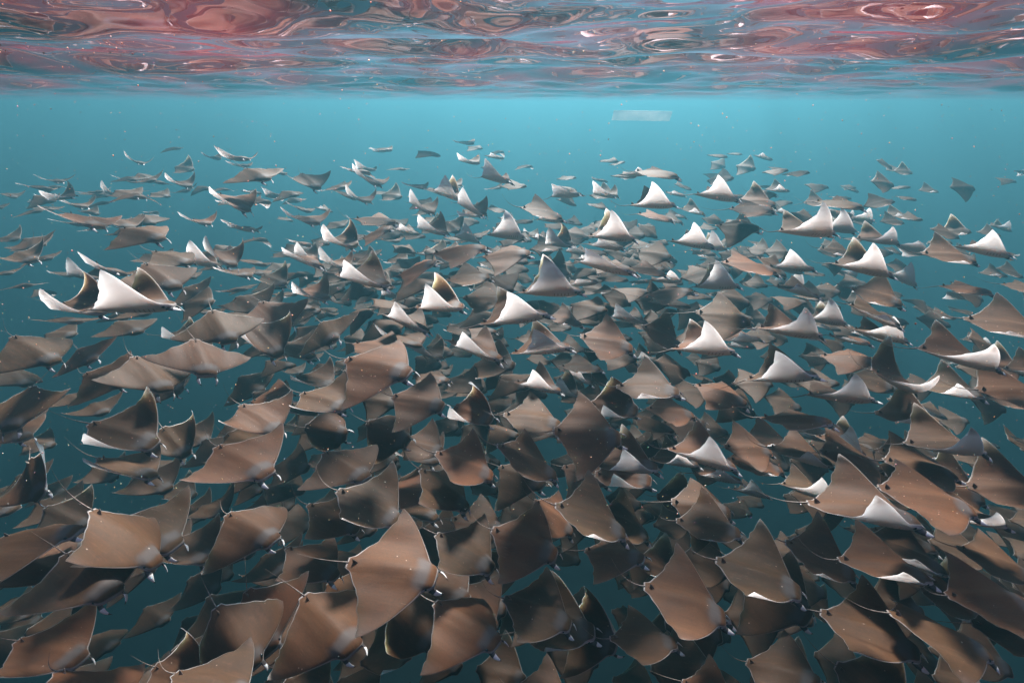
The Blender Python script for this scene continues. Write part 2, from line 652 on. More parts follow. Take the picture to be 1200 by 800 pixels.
RAYS = [
    ('largest brown ray, both wings spread wide, at the bottom left of centre', -0.785, 2.677, -3.197, -0.088, -0.155, 0.073, 0.102, 0.128, 1.002),
    ('large ray with one white wing showing, far right, sixth tier down', 2.182, 2.698, -2.740, -0.342, 0.013, -0.274, 0.884, 0.767, 1.025),
    ('large ray with flat spread wings, third from left, centre right, sixth tier down', 0.580, 3.186, -3.235, -0.156, -0.393, -0.146, 0.603, 0.570, 0.958),
    ('large ray with flat spread wings, right side, bottom edge', 1.188, 2.736, -3.555, -0.280, -0.257, -0.098, 0.416, 0.380, 0.968),
    ('large ray with drooping wings, left side, bottom edge', -1.261, 2.670, -3.668, -0.657, -0.251, 0.023, -0.638, -0.625, 0.957),
    ('large ray with drooping wings, centre left, bottom edge', -0.334, 2.812, -3.850, -0.507, -0.224, -0.206, -0.417, -0.482, 0.936),
    ('large ray with flat spread wings, left side, bottom edge', -1.910, 2.298, -3.775, -0.264, -0.084, -0.382, 0.338, 0.194, 0.901),
    ('large ray with raised wings, right side, bottom edge', 1.747, 2.897, -3.491, -0.465, -0.127, -0.087, 0.693, 0.654, 0.972),
    ('large ray with flat spread wings, leftmost, centre right, sixth tier down', 0.123, 3.764, -3.125, -0.130, -0.516, -0.189, 0.289, 0.231, 0.957),
    ('large ray with flat spread wings, second from left, centre right, bottom edge', 0.189, 2.999, -3.956, -0.332, -0.182, -0.186, 0.353, 0.287, 0.921),
    ('large ray with flat spread wings, leftmost, centre right, bottom edge', 0.096, 3.404, -3.659, -0.345, -0.206, 0.023, 0.091, 0.099, 0.950),
    ('large ray with flat spread wings, far right, bottom edge', 2.358, 2.545, -3.614, -0.597, -0.032, -0.160, 0.524, 0.466, 0.963),
    ('large ray with drooping wings, far right, bottom edge', 2.683, 2.421, -3.460, -0.351, -0.237, -0.340, -0.104, -0.211, 0.981),
    ('large ray with drooping wings, far left, bottom edge', -2.639, 2.877, -3.115, -0.309, -0.693, -0.561, 0.030, -0.174, 0.989),
    ('large ray with raised wings, centre left, sixth tier down', -1.165, 3.523, -3.397, -0.275, -0.403, -0.117, 0.674, 0.609, 0.969),
    ('medium ray with flat spread wings, centre left, bottom edge', -0.390, 3.384, -3.741, -0.433, -0.345, -0.205, 0.449, 0.370, 0.925),
    ('large ray showing its white underside, centre right, fourth tier down', 0.016, 4.482, -2.136, 0.154, 0.097, -0.236, 1.017, 0.938, 1.017),
    ('large ray with drooping wings, centre left, fifth tier down', -1.149, 4.191, -2.462, -0.284, -0.117, 0.182, -0.236, -0.174, 1.019),
    ('medium ray with drooping wings, leftmost, left side, bottom edge', -1.983, 2.738, -3.900, -0.712, -0.450, 0.372, -1.207, -1.059, 0.919),
    ('medium ray with flat spread wings, third from left, far left, bottom edge', -2.710, 2.299, -3.834, -0.421, -0.142, -0.643, 0.290, 0.033, 0.942),
    ('medium ray with flat spread wings, second from left, centre right, bottom edge', 1.026, 2.977, -4.248, -0.101, -0.013, -0.349, 0.329, 0.203, 0.868),
    ('large ray with flat spread wings, far right, sixth tier down', 2.931, 3.104, -2.972, -0.319, -0.111, -0.094, 0.152, 0.118, 1.008),
    ('medium ray with raised wings, second from left, far right, bottom edge', 2.656, 2.934, -3.453, -0.288, -0.037, -0.286, 0.704, 0.591, 0.976),
    ('medium ray with drooping wings, centre left, bottom edge', -0.785, 3.133, -4.224, -0.672, -0.303, 0.367, -1.267, -1.185, 0.887),
    ('large ray with flat spread wings, left side, sixth tier down', -2.194, 3.686, -3.067, -0.457, -0.212, -0.052, 0.305, 0.292, 0.992),
    ('large ray with flat spread wings, second from left, centre right, sixth tier down', 0.681, 4.195, -3.146, -0.070, -0.109, 0.283, 0.003, 0.104, 1.030),
    ('medium ray with one white wing showing, leftmost, right side, sixth tier down', 1.633, 3.912, -3.202, -0.271, -0.175, -0.322, 1.079, 0.960, 0.976),
    ('large ray with raised wings, centre right, bottom edge', 0.375, 3.166, -4.377, -0.108, 0.078, -0.101, 0.948, 0.901, 1.027),
    ('medium ray with flat spread wings, fifth from left, centre left, sixth tier down', -0.434, 4.095, -3.411, -0.128, -0.416, -0.053, 0.430, 0.415, 0.959),
    ('medium ray with flat spread wings, leftmost, centre right, bottom edge', 0.877, 3.569, -3.947, -0.368, 0.132, -0.166, -0.002, -0.060, 0.869),
    ('medium ray with one white wing showing, right side, bottom edge', 1.480, 3.216, -4.158, -0.309, -0.213, -0.607, 0.867, 0.783, 0.978),
    ('medium ray with one white wing showing, second from left, centre right, sixth tier down', 1.032, 4.086, -3.409, -0.181, 0.014, -0.219, 1.112, 1.033, 0.957),
    ('medium ray with flat spread wings, second from left, far left, bottom edge', -3.006, 2.894, -3.469, -0.516, -0.211, -0.069, 0.112, -0.135, 0.995),
    ('medium ray with flat spread wings, fourth from left, centre left, sixth tier down', -0.625, 4.034, -3.633, -0.439, -0.553, -0.324, 0.130, 0.015, 0.966),
    ('medium ray with flat spread wings, far left, sixth tier down', -2.809, 3.252, -3.421, -0.314, -0.219, -0.046, 0.255, 0.236, 0.999),
    ('medium ray with flat spread wings, second from left, right side, bottom edge', 2.053, 2.801, -4.365, -0.613, 0.255, -0.035, 0.060, 0.047, 0.871),
    ('medium ray with drooping wings, third from left, left side, bottom edge', -2.014, 3.104, -4.172, -0.889, -0.319, 0.562, -0.374, -0.164, 0.983),
    ('medium ray mostly hidden by others, centre right, bottom edge', 0.242, 2.907, -4.810, -0.279, -0.139, -0.233, 0.431, 0.348, 0.806),
    ('medium ray with raised wings, leftmost, centre right, bottom edge', 0.669, 3.261, -4.517, -0.705, 0.217, 0.787, 0.724, 0.982, 0.875),
    ('medium ray with drooping wings, second from left, left side, bottom edge', -2.211, 3.609, -3.691, -0.463, -0.166, 0.013, -0.576, -0.571, 0.944),
    ('medium ray showing its white underside, centre right, fourth tier down', 0.369, 5.086, -2.088, -0.028, 0.022, -0.205, 1.555, 1.489, 1.009),
    ('ray at upper left with both wings raised high and a big white near wing', -3.068, 4.159, -1.911, 0.264, -0.050, -0.224, 1.182, 1.136, 1.021),
    ('medium ray with flat spread wings, leftmost, right side, sixth tier down', 1.735, 3.775, -3.838, -0.261, -0.064, -0.125, 0.603, 0.552, 0.923),
    ('medium ray with flat spread wings, third from left, centre right, fifth tier down', 1.298, 4.604, -2.908, -0.247, -0.004, -0.042, 0.568, 0.551, 0.991),
    ('medium ray with flat spread wings, third from left, right side, bottom edge', 2.511, 3.381, -3.813, -0.471, -0.270, -0.066, 0.624, 0.569, 0.934),
    ('medium ray with flat spread wings, leftmost, centre left, sixth tier down', -1.558, 4.209, -3.493, -0.583, -0.164, -0.064, -0.089, -0.117, 0.951),
    ('medium ray showing its white underside, second from left, centre right, fifth tier down', 0.292, 4.999, -2.669, -0.005, 0.116, -0.227, 1.036, 0.960, 0.994),
    ('medium ray with raised wings, leftmost, far right, bottom edge', 2.668, 2.683, -4.398, -0.738, -0.222, 0.429, 1.111, 1.174, 0.867),
    ('medium ray showing its white underside, leftmost, centre right, third tier down', 0.927, 5.258, -1.885, -0.515, -0.062, -0.313, 0.429, 0.348, 1.014),
    ('medium ray with one white wing showing, second from left, centre left, fifth tier down', -0.379, 5.048, -2.693, -0.288, -0.262, -0.275, 0.755, 0.650, 0.993),
    ('medium ray mostly hidden by others, second from left, centre left, bottom edge', -0.668, 3.696, -4.523, -0.482, 0.086, -0.111, 0.139, 0.050, 1.032),
    ('medium ray showing its white underside, second from left, right side, fifth tier down', 2.466, 4.458, -2.703, -0.319, 0.223, -0.286, 1.128, 1.040, 1.000),
    ('medium ray with drooping wings, right side, bottom edge', 2.245, 3.423, -4.224, -0.754, -0.301, 0.274, -0.076, -0.277, 1.046),
    ('medium ray with flat spread wings, left side, sixth tier down', -1.676, 4.029, -3.955, -0.195, -0.464, -0.251, 0.064, -0.026, 0.908),
    ('medium ray with raised wings, leftmost, left side, bottom edge', -2.600, 2.865, -4.505, -0.328, -0.061, 0.161, 1.377, 1.572, 0.851),
    ('medium ray with flat spread wings, second from left, right side, fifth tier down', 2.583, 4.277, -3.044, -0.430, 0.142, -0.274, 0.086, -0.011, 0.986),
    ('medium ray with flat spread wings, leftmost, far right, bottom edge', 3.502, 2.931, -3.750, -0.142, -0.005, -0.094, 0.285, 0.232, 0.926),
    ('medium ray with raised wings, far left, bottom edge', -3.364, 2.744, -4.053, -0.192, -0.193, -0.183, 0.654, 0.590, 0.911),
    ('medium ray with flat spread wings, leftmost, centre right, fifth tier down', 0.208, 4.826, -3.382, -0.121, -0.164, -0.028, 0.231, 0.221, 1.004),
    ('medium ray with drooping wings, right side, sixth tier down', 1.799, 4.138, -3.927, -0.213, -0.113, 0.155, -0.490, -0.282, 0.932),
    ('medium ray showing its white underside, leftmost, right side, fifth tier down', 1.889, 4.923, -2.636, -0.133, -0.001, -0.312, 1.185, 1.083, 0.995),
    ('medium ray with flat spread wings, left side, bottom edge', -1.860, 3.830, -4.309, -0.350, -0.357, -0.335, 0.185, 0.063, 0.956),
    ('medium ray with flat spread wings, second from left, centre left, fifth tier down', -0.981, 4.967, -3.248, -0.257, -0.117, 0.191, -0.017, 0.050, 0.963),
    ('medium ray with flat spread wings, leftmost, centre right, sixth tier down', 0.418, 4.359, -4.236, -0.360, -0.653, -0.192, 0.220, 0.156, 0.869),
    ('medium ray with one white wing showing, third from left, far right, fifth tier down', 3.672, 4.086, -2.327, -0.268, -0.180, -0.136, 0.799, 0.742, 1.018),
    ('medium ray with flat spread wings, leftmost, right side, bottom edge', 1.691, 3.096, -5.051, -0.491, -0.054, -0.126, 0.310, 0.264, 0.768),
    ('medium ray with raised wings, second from left, far left, sixth tier down', -3.369, 4.012, -3.031, -0.086, -0.374, 0.053, 1.024, 1.114, 0.988),
    ('medium ray mostly hidden by others, fourth from left, centre left, bottom edge', -0.390, 3.807, -4.843, -0.714, -0.272, -0.311, 0.389, 0.460, 1.026),
    ('medium ray with one white wing showing, far right, sixth tier down', 3.595, 3.824, -3.025, -0.156, -0.031, -0.221, 1.104, 0.941, 0.990),
    ('medium ray with one white wing showing, far right, bottom edge', 3.276, 3.486, -3.851, -0.550, -0.198, -0.317, 0.437, 0.585, 1.048),
    ('medium ray with raised wings, fourth from left, far right, bottom edge', 3.725, 2.855, -3.991, -0.424, 0.117, 0.027, 0.689, 0.621, 0.852),
    ('medium ray with flat spread wings, second from left, centre right, sixth tier down', 1.129, 4.314, -4.285, -0.171, -0.504, -0.088, 0.481, 0.406, 0.949),
    ('medium ray with one white wing showing, second from left, right side, sixth tier down', 2.712, 4.297, -3.449, -0.368, -0.113, -0.266, 0.619, 0.526, 0.952),
    ('medium ray showing its white underside, second from left, right side, fourth tier down', 2.678, 4.890, -2.425, -0.115, -0.097, -0.277, 0.915, 0.851, 1.005),
    ('medium ray with flat spread wings, leftmost, far right, sixth tier down', 3.496, 3.867, -3.266, -0.191, -0.144, -0.073, 0.247, 0.198, 0.975),
    ('medium ray showing its white underside, third from left, right side, fifth tier down', 3.056, 4.481, -2.920, -0.122, -0.035, -0.471, 0.736, 0.561, 0.991),
    ('medium ray with flat spread wings, fourth from left, right side, sixth tier down', 3.099, 4.158, -3.386, -0.080, -0.233, 0.015, 0.194, 0.130, 0.954),
    ('medium ray with flat spread wings, leftmost, centre right, fourth tier down', 1.027, 5.438, -2.783, -0.174, -0.212, 0.141, 0.258, 0.306, 0.986),
    ('medium ray with one white wing showing, leftmost, centre right, sixth tier down', 1.169, 4.703, -4.020, -0.295, 0.017, 0.173, 1.443, 1.550, 0.992),
    ('medium ray with drooping wings, far left, bottom edge', -3.824, 3.438, -3.608, 0.111, -0.001, -0.237, -0.460, -0.610, 1.018),
    ('medium ray with drooping wings, second from left, centre left, third tier down', -0.579, 5.923, -1.889, 0.012, 0.094, -0.004, -0.163, -0.159, 1.012),
    ('medium ray with one white wing showing, leftmost, centre left, fourth tier down', -1.616, 5.668, -2.142, -0.131, -0.198, -0.116, 0.932, 0.921, 1.004),
    ('medium ray facing the viewer, left side, fifth tier down', -3.054, 4.854, -2.683, -0.956, -0.343, -0.293, -0.040, -0.149, 0.985),
    ('medium ray with raised wings, second from left, centre right, bottom edge', 1.488, 4.157, -4.735, -0.252, -0.395, 0.042, 1.288, 1.164, 0.807),
    ('medium ray with flat spread wings, third from left, left side, fifth tier down', -2.014, 5.085, -3.307, -0.382, -0.151, 0.006, 0.608, 0.553, 0.956),
    ('medium ray with one white wing showing, far left, sixth tier down', -3.520, 4.112, -3.450, -0.200, -0.263, -0.407, 0.605, 0.449, 0.954),
    ('medium ray with flat spread wings, leftmost, left side, fifth tier down', -2.602, 4.842, -3.379, -0.519, -0.345, -0.086, 0.579, 0.544, 0.952),
    ('medium ray with drooping wings, centre left, sixth tier down', -1.370, 5.131, -3.725, -0.386, -0.272, 0.443, -1.243, -1.091, 0.917),
    ('medium ray with flat spread wings, leftmost, far left, bottom edge', -3.964, 3.404, -3.925, -0.211, -0.314, -0.330, 0.250, 0.123, 0.921),
    ('medium ray with flat spread wings, leftmost, centre left, fifth tier down', -1.516, 5.594, -2.917, -0.261, -0.101, -0.133, 0.288, 0.244, 0.976),
    ('medium ray showing its white underside, far right, sixth tier down', 3.941, 3.732, -3.686, -0.219, -0.089, -0.283, 0.788, 0.583, 0.958),
    ('medium ray mostly hidden by others, leftmost, centre left, bottom edge', -1.709, 4.073, -4.959, -0.677, 0.121, 0.210, 0.019, -0.138, 0.915),
    ('medium ray mostly hidden by others, leftmost, far right, sixth tier down', 3.517, 4.170, -3.696, -0.803, -0.164, 0.009, 0.628, 0.552, 0.958),
    ('medium ray mostly hidden by others, second from left, far right, sixth tier down', 3.695, 4.224, -3.425, -0.281, -0.161, 0.017, 0.039, 0.029, 0.918),
    ('medium ray with one white wing showing, leftmost, centre left, fifth tier down', -0.450, 5.450, -3.680, -0.598, -0.050, 0.454, 1.667, 1.741, 0.915),
    ('medium ray with flat spread wings, leftmost, right side, fifth tier down', 2.278, 5.237, -3.311, -0.534, -0.165, -0.099, -0.055, -0.089, 0.955),
    ('medium ray with one white wing showing, third from left, centre right, sixth tier down', 1.782, 4.988, -4.012, -0.121, -0.059, -0.306, 0.850, 0.674, 0.884),
    ('medium ray with one white wing showing, centre right, fifth tier down', 1.167, 5.441, -3.597, -0.380, 0.002, 0.477, 1.622, 1.710, 0.924),
    ('medium ray mostly hidden by others, third from left, centre left, bottom edge', -0.348, 4.443, -5.022, -1.069, -0.180, -0.093, 0.474, 0.635, 0.912),
    ('medium ray showing its white underside, leftmost, centre right, fifth tier down', 0.300, 5.656, -3.438, -0.202, -0.129, -0.291, 0.999, 0.896, 0.936),
    ('medium ray with flat spread wings, third from left, centre left, sixth tier down', -1.036, 5.243, -3.989, -0.245, -0.192, 0.019, 0.394, 0.395, 0.885),
    ('medium ray with flat spread wings, second from left, centre left, sixth tier down', -1.183, 4.924, -4.399, -0.246, -0.058, -0.119, 0.275, 0.252, 0.961),
    ('medium ray with raised wings, far right, sixth tier down', 4.258, 3.781, -3.454, -0.244, -0.020, 0.084, 0.853, 0.749, 1.047),
    ('medium ray with flat spread wings, sixth from left, centre left, sixth tier down', -0.384, 4.794, -4.734, -0.158, -0.171, 0.001, 0.064, 0.032, 1.038),
    ('medium ray with raised wings, second from left, left side, bottom edge', -3.160, 4.061, -4.387, -0.369, -0.172, -0.200, 0.710, 0.706, 0.918),
    ('medium ray with flat spread wings, right side, fourth tier down', 2.346, 5.670, -2.576, -0.265, -0.131, 0.209, 0.054, 0.133, 0.994),
    ('medium ray with flat spread wings, far left, fifth tier down', -3.599, 4.848, -2.865, -0.601, -0.443, -0.287, 0.011, -0.091, 0.991),
    ('medium ray with flat spread wings, fourth from left, centre right, fifth tier down', 1.807, 5.389, -3.625, -0.057, -0.159, -0.066, 0.198, 0.188, 0.923),
    ('medium ray showing its white underside, centre left, fourth tier down', -1.246, 5.969, -2.760, -0.299, -0.267, -0.391, 0.820, 0.667, 0.978),
    ('medium ray showing its white underside, right side, sixth tier down', 2.229, 4.885, -4.140, -0.245, -0.043, -0.540, 0.470, 0.293, 0.872),
    ('medium ray with flat spread wings, right side, third tier down', 2.585, 5.791, -2.036, -0.046, -0.179, 0.002, 0.179, 0.191, 1.009),
    ('medium ray with raised wings, third from left, far right, bottom edge', 3.841, 3.464, -4.418, -0.311, -0.343, 0.021, 0.915, 0.998, 0.879),
    ('medium ray with one white wing showing, leftmost, far right, fifth tier down', 3.744, 4.764, -2.892, 0.179, -0.447, 0.130, 1.097, 1.343, 0.987),
    ('medium ray with one white wing showing, second from left, centre left, fourth tier down', -0.860, 6.113, -2.619, -0.107, 0.006, 0.034, 1.712, 1.735, 0.982),
    ('medium ray mostly hidden by others, left side, sixth tier down', -2.851, 4.920, -3.712, -0.445, -0.072, 0.346, 0.637, 0.549, 0.961),
    ('medium ray with one white wing showing, third from left, right side, sixth tier down', 3.034, 4.556, -4.064, -0.221, -0.188, -0.426, 0.877, 0.795, 0.884),
    ('medium ray with flat spread wings, second from left, far right, bottom edge', 4.193, 3.575, -4.054, -0.573, -0.145, -0.188, 0.294, 0.236, 0.960),
    ('medium ray with raised wings, far right, fifth tier down', 3.888, 4.630, -3.236, -0.417, 0.010, 0.011, 1.006, 0.814, 0.911),
    ('medium ray with flat spread wings, second from left, right side, sixth tier down', 2.616, 5.074, -3.910, -0.004, -0.124, 0.084, 0.231, 0.258, 0.897),
    ('medium ray with drooping wings, leftmost, left side, fourth tier down', -3.154, 5.485, -2.610, -0.857, -0.411, -0.023, -0.193, -0.206, 0.962),
    ('medium ray with drooping wings, leftmost, centre right, sixth tier down', 0.110, 5.335, -4.474, -0.562, -0.070, 0.074, -0.543, -0.822, 1.046),
    ('medium ray with flat spread wings, far right, fourth tier down', 4.492, 4.627, -2.269, -0.565, -0.081, 0.064, 0.455, 0.511, 1.014),
    ('medium ray with drooping wings, third from left, centre left, third tier down', -0.067, 6.535, -2.093, -0.201, 0.108, 0.123, -0.202, -0.159, 1.004),
    ('medium ray showing its white underside, second from left, right side, third tier down', 3.157, 5.866, -1.671, -0.008, -0.050, -0.250, 1.025, 0.937, 1.011),
    ('medium ray with drooping wings, left side, sixth tier down', -2.161, 5.405, -3.892, -0.210, -0.098, 0.937, -1.777, -1.673, 0.895),
    ('medium ray mostly hidden by others, far right, bottom edge', 3.826, 4.136, -4.314, -0.517, -0.051, -0.262, 0.402, 0.300, 0.920),
    ('medium ray with drooping wings, second from left, centre right, sixth tier down', 1.681, 5.644, -3.927, -0.467, -0.214, -0.331, -0.025, -0.187, 0.968),
    ('medium ray with flat spread wings, far right, fifth tier down', 4.649, 4.465, -2.869, -0.093, -0.072, 0.098, 0.519, 0.487, 1.048),
    ('small ray with raised wings, centre right, sixth tier down', 1.925, 5.125, -4.661, -0.063, -0.227, 0.408, 1.288, 1.529, 0.802),
    ('medium ray mostly hidden by others, second from left, centre left, sixth tier down', -1.115, 5.602, -4.364, -0.705, -0.049, -0.222, 0.580, 0.714, 0.924),
    ('medium ray mostly hidden by others, leftmost, centre right, sixth tier down', 0.314, 5.838, -4.166, -0.326, 0.006, -0.305, -0.199, -0.168, 0.924),
    ('medium ray with flat spread wings, third from left, right side, sixth tier down', 2.783, 5.168, -4.190, -0.141, -0.168, -0.088, 0.564, 0.511, 1.043),
    ('medium ray showing its white underside, far right, third tier down', 3.772, 5.727, -2.040, -0.318, -0.137, -0.123, 1.141, 1.114, 1.006),
    ('medium ray with flat spread wings, second from left, centre right, fourth tier down', 1.865, 6.272, -3.067, -0.171, -0.483, 0.202, 0.506, 0.549, 0.957),
    ('medium ray with flat spread wings, second from left, far right, sixth tier down', 4.375, 4.404, -3.928, -0.296, -0.148, 0.325, 0.366, 0.424, 0.998),
    ('medium ray showing its white underside, second from left, centre right, third tier down', 1.253, 6.866, -1.950, -0.068, -0.052, -0.129, 1.417, 1.364, 1.001),
    ('medium ray mostly hidden by others, leftmost, centre left, sixth tier down', -1.205, 5.349, -5.032, -0.354, -0.078, -0.289, 0.893, 1.001, 1.046),
    ('medium ray facing the viewer, far left, fifth tier down', -4.775, 4.621, -3.119, -1.315, -0.376, 0.177, 0.172, 0.231, 0.976),
    ('medium ray mostly hidden by others, second from left, centre right, sixth tier down', 0.936, 5.694, -4.724, -0.447, -0.092, 0.010, -0.184, -0.208, 1.046),
    ('medium ray with raised wings, left side, fourth tier down', -2.983, 6.043, -3.004, -0.622, -0.596, -0.019, 1.208, 1.277, 1.015),
    ('medium ray with flat spread wings, third from left, right side, fifth tier down', 3.808, 5.573, -3.043, -0.613, 0.105, -0.048, -0.083, -0.097, 0.970),
    ('medium ray with flat spread wings, leftmost, centre left, fourth tier down', -0.574, 6.915, -2.508, 0.085, 0.022, 0.035, 0.271, 0.283, 0.984),
    ('medium ray with one white wing showing, far right, fourth tier down', 3.999, 5.668, -2.544, -0.298, -0.349, -0.098, 0.321, 0.317, 0.980),
    ('medium ray with raised wings, leftmost, far left, sixth tier down', -4.690, 4.396, -3.779, -0.788, -0.327, 0.816, 0.581, 0.815, 0.920),
    ('medium ray with flat spread wings, second from left, centre right, fifth tier down', 0.903, 6.466, -3.596, -0.058, -0.061, -0.151, 0.333, 0.283, 0.913),
    ('medium ray with drooping wings, second from left, left side, fourth tier down', -2.339, 6.388, -3.052, -1.008, -0.141, 0.463, -0.297, -0.130, 0.959),
    ('small ray showing its white underside, second from left, right side, sixth tier down', 3.715, 5.202, -3.945, -0.502, -0.190, -0.297, 1.310, 1.245, 0.888),
    ('medium ray with flat spread wings, second from left, centre left, fourth tier down', -0.370, 6.930, -2.798, -0.127, -0.051, 0.162, 0.159, 0.202, 0.969),
    ('medium ray with flat spread wings, third from left, centre right, fourth tier down', 2.037, 6.698, -2.633, -0.331, 0.166, -0.042, -0.045, -0.058, 0.981),
    ('small ray with raised wings, left side, sixth tier down', -3.868, 5.283, -3.954, -0.625, -0.422, 0.185, 1.253, 1.216, 0.887),
    ('medium ray with one white wing showing, far left, fourth tier down', -4.595, 5.523, -2.409, -0.231, -0.082, 0.216, 1.588, 1.830, 0.997),
    ('small ray with flat spread wings, right side, sixth tier down', 2.233, 6.095, -4.220, -0.252, 0.094, 0.125, -0.050, -0.067, 0.917),
    ('medium ray with flat spread wings, far left, fourth tier down', -4.063, 6.086, -2.231, -0.527, -0.410, -0.046, -0.102, -0.119, 1.002),
    ('medium ray with raised wings, right side, sixth tier down', 3.153, 5.705, -4.244, -0.246, 0.013, -0.178, 0.583, 0.589, 1.037),
    ('medium ray showing its white underside, centre right, second tier down', 1.837, 7.302, -1.623, -0.109, 0.016, -0.176, 0.982, 0.914, 1.004),
    ('medium ray with flat spread wings, centre right, second tier down', 0.402, 7.517, -1.762, 0.102, -0.273, 0.136, 0.298, 0.364, 1.005),
    ('small ray with flat spread wings, centre left, fifth tier down', -1.121, 6.733, -3.882, -0.216, -0.070, -0.166, -0.043, -0.107, 0.883),
    ('medium ray with drooping wings, leftmost, centre left, third tier down', -1.299, 7.272, -2.473, -0.170, 0.349, 0.116, -0.161, -0.130, 0.984),
    ('medium ray with flat spread wings, left side, fourth tier down', -3.064, 6.604, -2.891, -0.662, -0.379, -0.029, 0.267, 0.246, 1.038),
    ('medium ray showing its white underside, leftmost, right side, fourth tier down', 2.700, 6.923, -2.618, -0.195, 0.074, -0.286, 1.472, 1.358, 0.974),
    ('medium ray with one white wing showing, second from left, far right, fifth tier down', 4.854, 5.328, -3.318, -0.477, 0.020, -0.050, 0.879, 0.769, 0.968),
    ('medium ray showing its white underside, far right, fourth tier down', 4.342, 5.962, -2.911, -0.307, -0.143, -0.322, 0.767, 0.639, 0.993),
    ('small ray showing its white underside, leftmost, right side, sixth tier down', 3.052, 5.651, -4.972, -0.321, -0.044, -0.573, 0.845, 0.670, 0.751),
    ('medium ray with drooping wings, far left, fifth tier down', -5.201, 5.416, -2.859, -0.274, -0.484, -0.010, -0.393, -0.370, 0.984),
    ('medium ray with one white wing showing, left side, third tier down', -2.832, 7.198, -2.326, -0.168, -0.307, -0.336, 0.347, 0.247, 0.989),
    ('small ray mostly hidden by others, right side, sixth tier down', 3.756, 5.944, -4.192, -0.817, 0.039, -0.406, -0.175, 0.041, 0.926),
    ('medium ray showing its white underside, leftmost, right side, third tier down', 2.458, 7.412, -2.165, -0.240, -0.095, -0.288, 0.872, 0.773, 0.992),
    ('small ray showing its white underside, centre right, fourth tier down', 1.669, 7.326, -3.239, -0.561, 0.021, -0.318, 0.746, 0.627, 0.931),
    ('small ray with flat spread wings, second from left, left side, fifth tier down', -3.211, 6.408, -4.028, 0.025, 0.092, 0.081, 0.313, 0.129, 0.940),
    ('small ray mostly hidden by others, far right, fifth tier down', 5.448, 5.150, -3.345, -0.643, 0.097, -0.141, 0.156, 0.107, 0.953),
    ('small ray with flat spread wings, second from left, far left, fifth tier down', -4.820, 5.758, -3.389, -0.204, -0.149, 0.287, 0.016, 0.120, 0.954),
    ('medium ray with raised wings, left side, fifth tier down', -2.739, 6.753, -3.937, -0.324, -0.165, -0.119, 0.723, 0.719, 0.995),
    ('flat gliding ray just below the pale rectangular board, right of centre', 1.990, 7.842, -1.290, -0.274, -0.097, 0.029, 0.100, 0.110, 1.007),
    ('medium ray with one white wing showing, left side, fifth tier down', -2.818, 6.598, -4.297, -0.133, -0.185, -0.027, 0.687, 0.780, 1.004),
    ('small ray with one white wing showing, leftmost, centre right, fifth tier down', 0.764, 7.128, -4.312, -0.400, -0.053, -0.055, 1.730, 1.719, 0.825),
    ('medium ray with flat spread wings, second from left, left side, fifth tier down', -3.021, 6.909, -3.549, -0.347, -0.231, -0.065, 0.662, 0.540, 1.046),
    ('small ray with flat spread wings, leftmost, far right, fourth tier down', 4.536, 6.464, -2.599, -0.528, -0.227, 0.167, 0.431, 0.522, 0.983),
    ('small ray with flat spread wings, far left, sixth tier down', -5.533, 5.099, -3.729, -0.255, -0.079, -0.126, 0.169, 0.158, 0.904),
    ('small ray with flat spread wings, third from left, centre left, third tier down', -1.979, 7.941, -1.952, 0.013, -0.111, -0.007, 0.103, 0.100, 0.999),
    ('small ray with flat spread wings, third from left, centre right, third tier down', 1.978, 7.795, -2.660, -0.192, -0.153, -0.043, 0.230, 0.214, 0.969),
    ('small ray with flat spread wings, centre right, fourth tier down', 0.804, 7.747, -3.430, -0.048, -0.239, 0.018, 0.484, 0.478, 0.912),
    ('small ray with one white wing showing, left side, fourth tier down', -2.887, 7.468, -2.920, -0.324, -0.162, -0.080, 1.021, 0.966, 0.953),
    ('small ray showing its white underside, leftmost, right side, fourth tier down', 3.229, 7.125, -3.463, -0.170, 0.081, -0.237, 0.581, 0.560, 0.948),
    ('small ray with one white wing showing, centre left, fifth tier down', -1.278, 7.564, -3.906, -0.574, -0.038, -0.283, 1.207, 1.168, 0.864),
    ('small ray showing its white underside, leftmost, right side, second tier down', 2.871, 7.858, -1.601, -0.231, -0.101, -0.274, 0.757, 0.673, 1.003),
    ('small ray with flat spread wings, centre right, fifth tier down', 1.614, 7.526, -3.920, -0.319, -0.098, 0.120, 0.093, 0.307, 0.968),
    ('small ray showing its white underside, second from left, right side, third tier down', 3.847, 7.323, -2.478, -0.397, 0.042, -0.228, 0.920, 0.824, 0.979),
    ('small ray with drooping wings, far left, third tier down', -4.748, 6.977, -1.935, -0.208, -0.220, 0.097, -0.191, -0.187, 1.005),
    ('small ray with one white wing showing, second from left, centre right, fifth tier down', 1.021, 7.600, -4.304, -0.504, -0.243, -0.174, 1.379, 1.251, 0.903),
    ('small ray with one white wing showing, leftmost, right side, fourth tier down', 3.963, 7.271, -2.792, -0.402, -0.138, -0.131, 0.537, 0.500, 0.964),
    ('small ray with flat spread wings, far right, third tier down', 5.382, 6.596, -2.135, -0.264, -0.112, 0.133, 0.446, 0.508, 1.000),
    ('small ray with one white wing showing, leftmost, centre left, third tier down', -2.542, 8.121, -2.310, -0.608, -0.089, 0.128, 1.530, 1.827, 0.981),
    ('small ray showing its white underside, second from left, centre left, third tier down', -0.094, 8.555, -2.312, 0.080, -0.106, -0.435, 1.612, 1.562, 0.979),
    ('small ray showing its white underside, fourth from left, centre right, third tier down', 1.448, 8.405, -2.434, -0.276, -0.065, -0.115, 0.575, 0.544, 0.976),
    ('small ray with one white wing showing, far left, third tier down', -5.346, 6.855, -1.736, -0.442, -0.234, -0.263, 0.413, 0.308, 1.008),
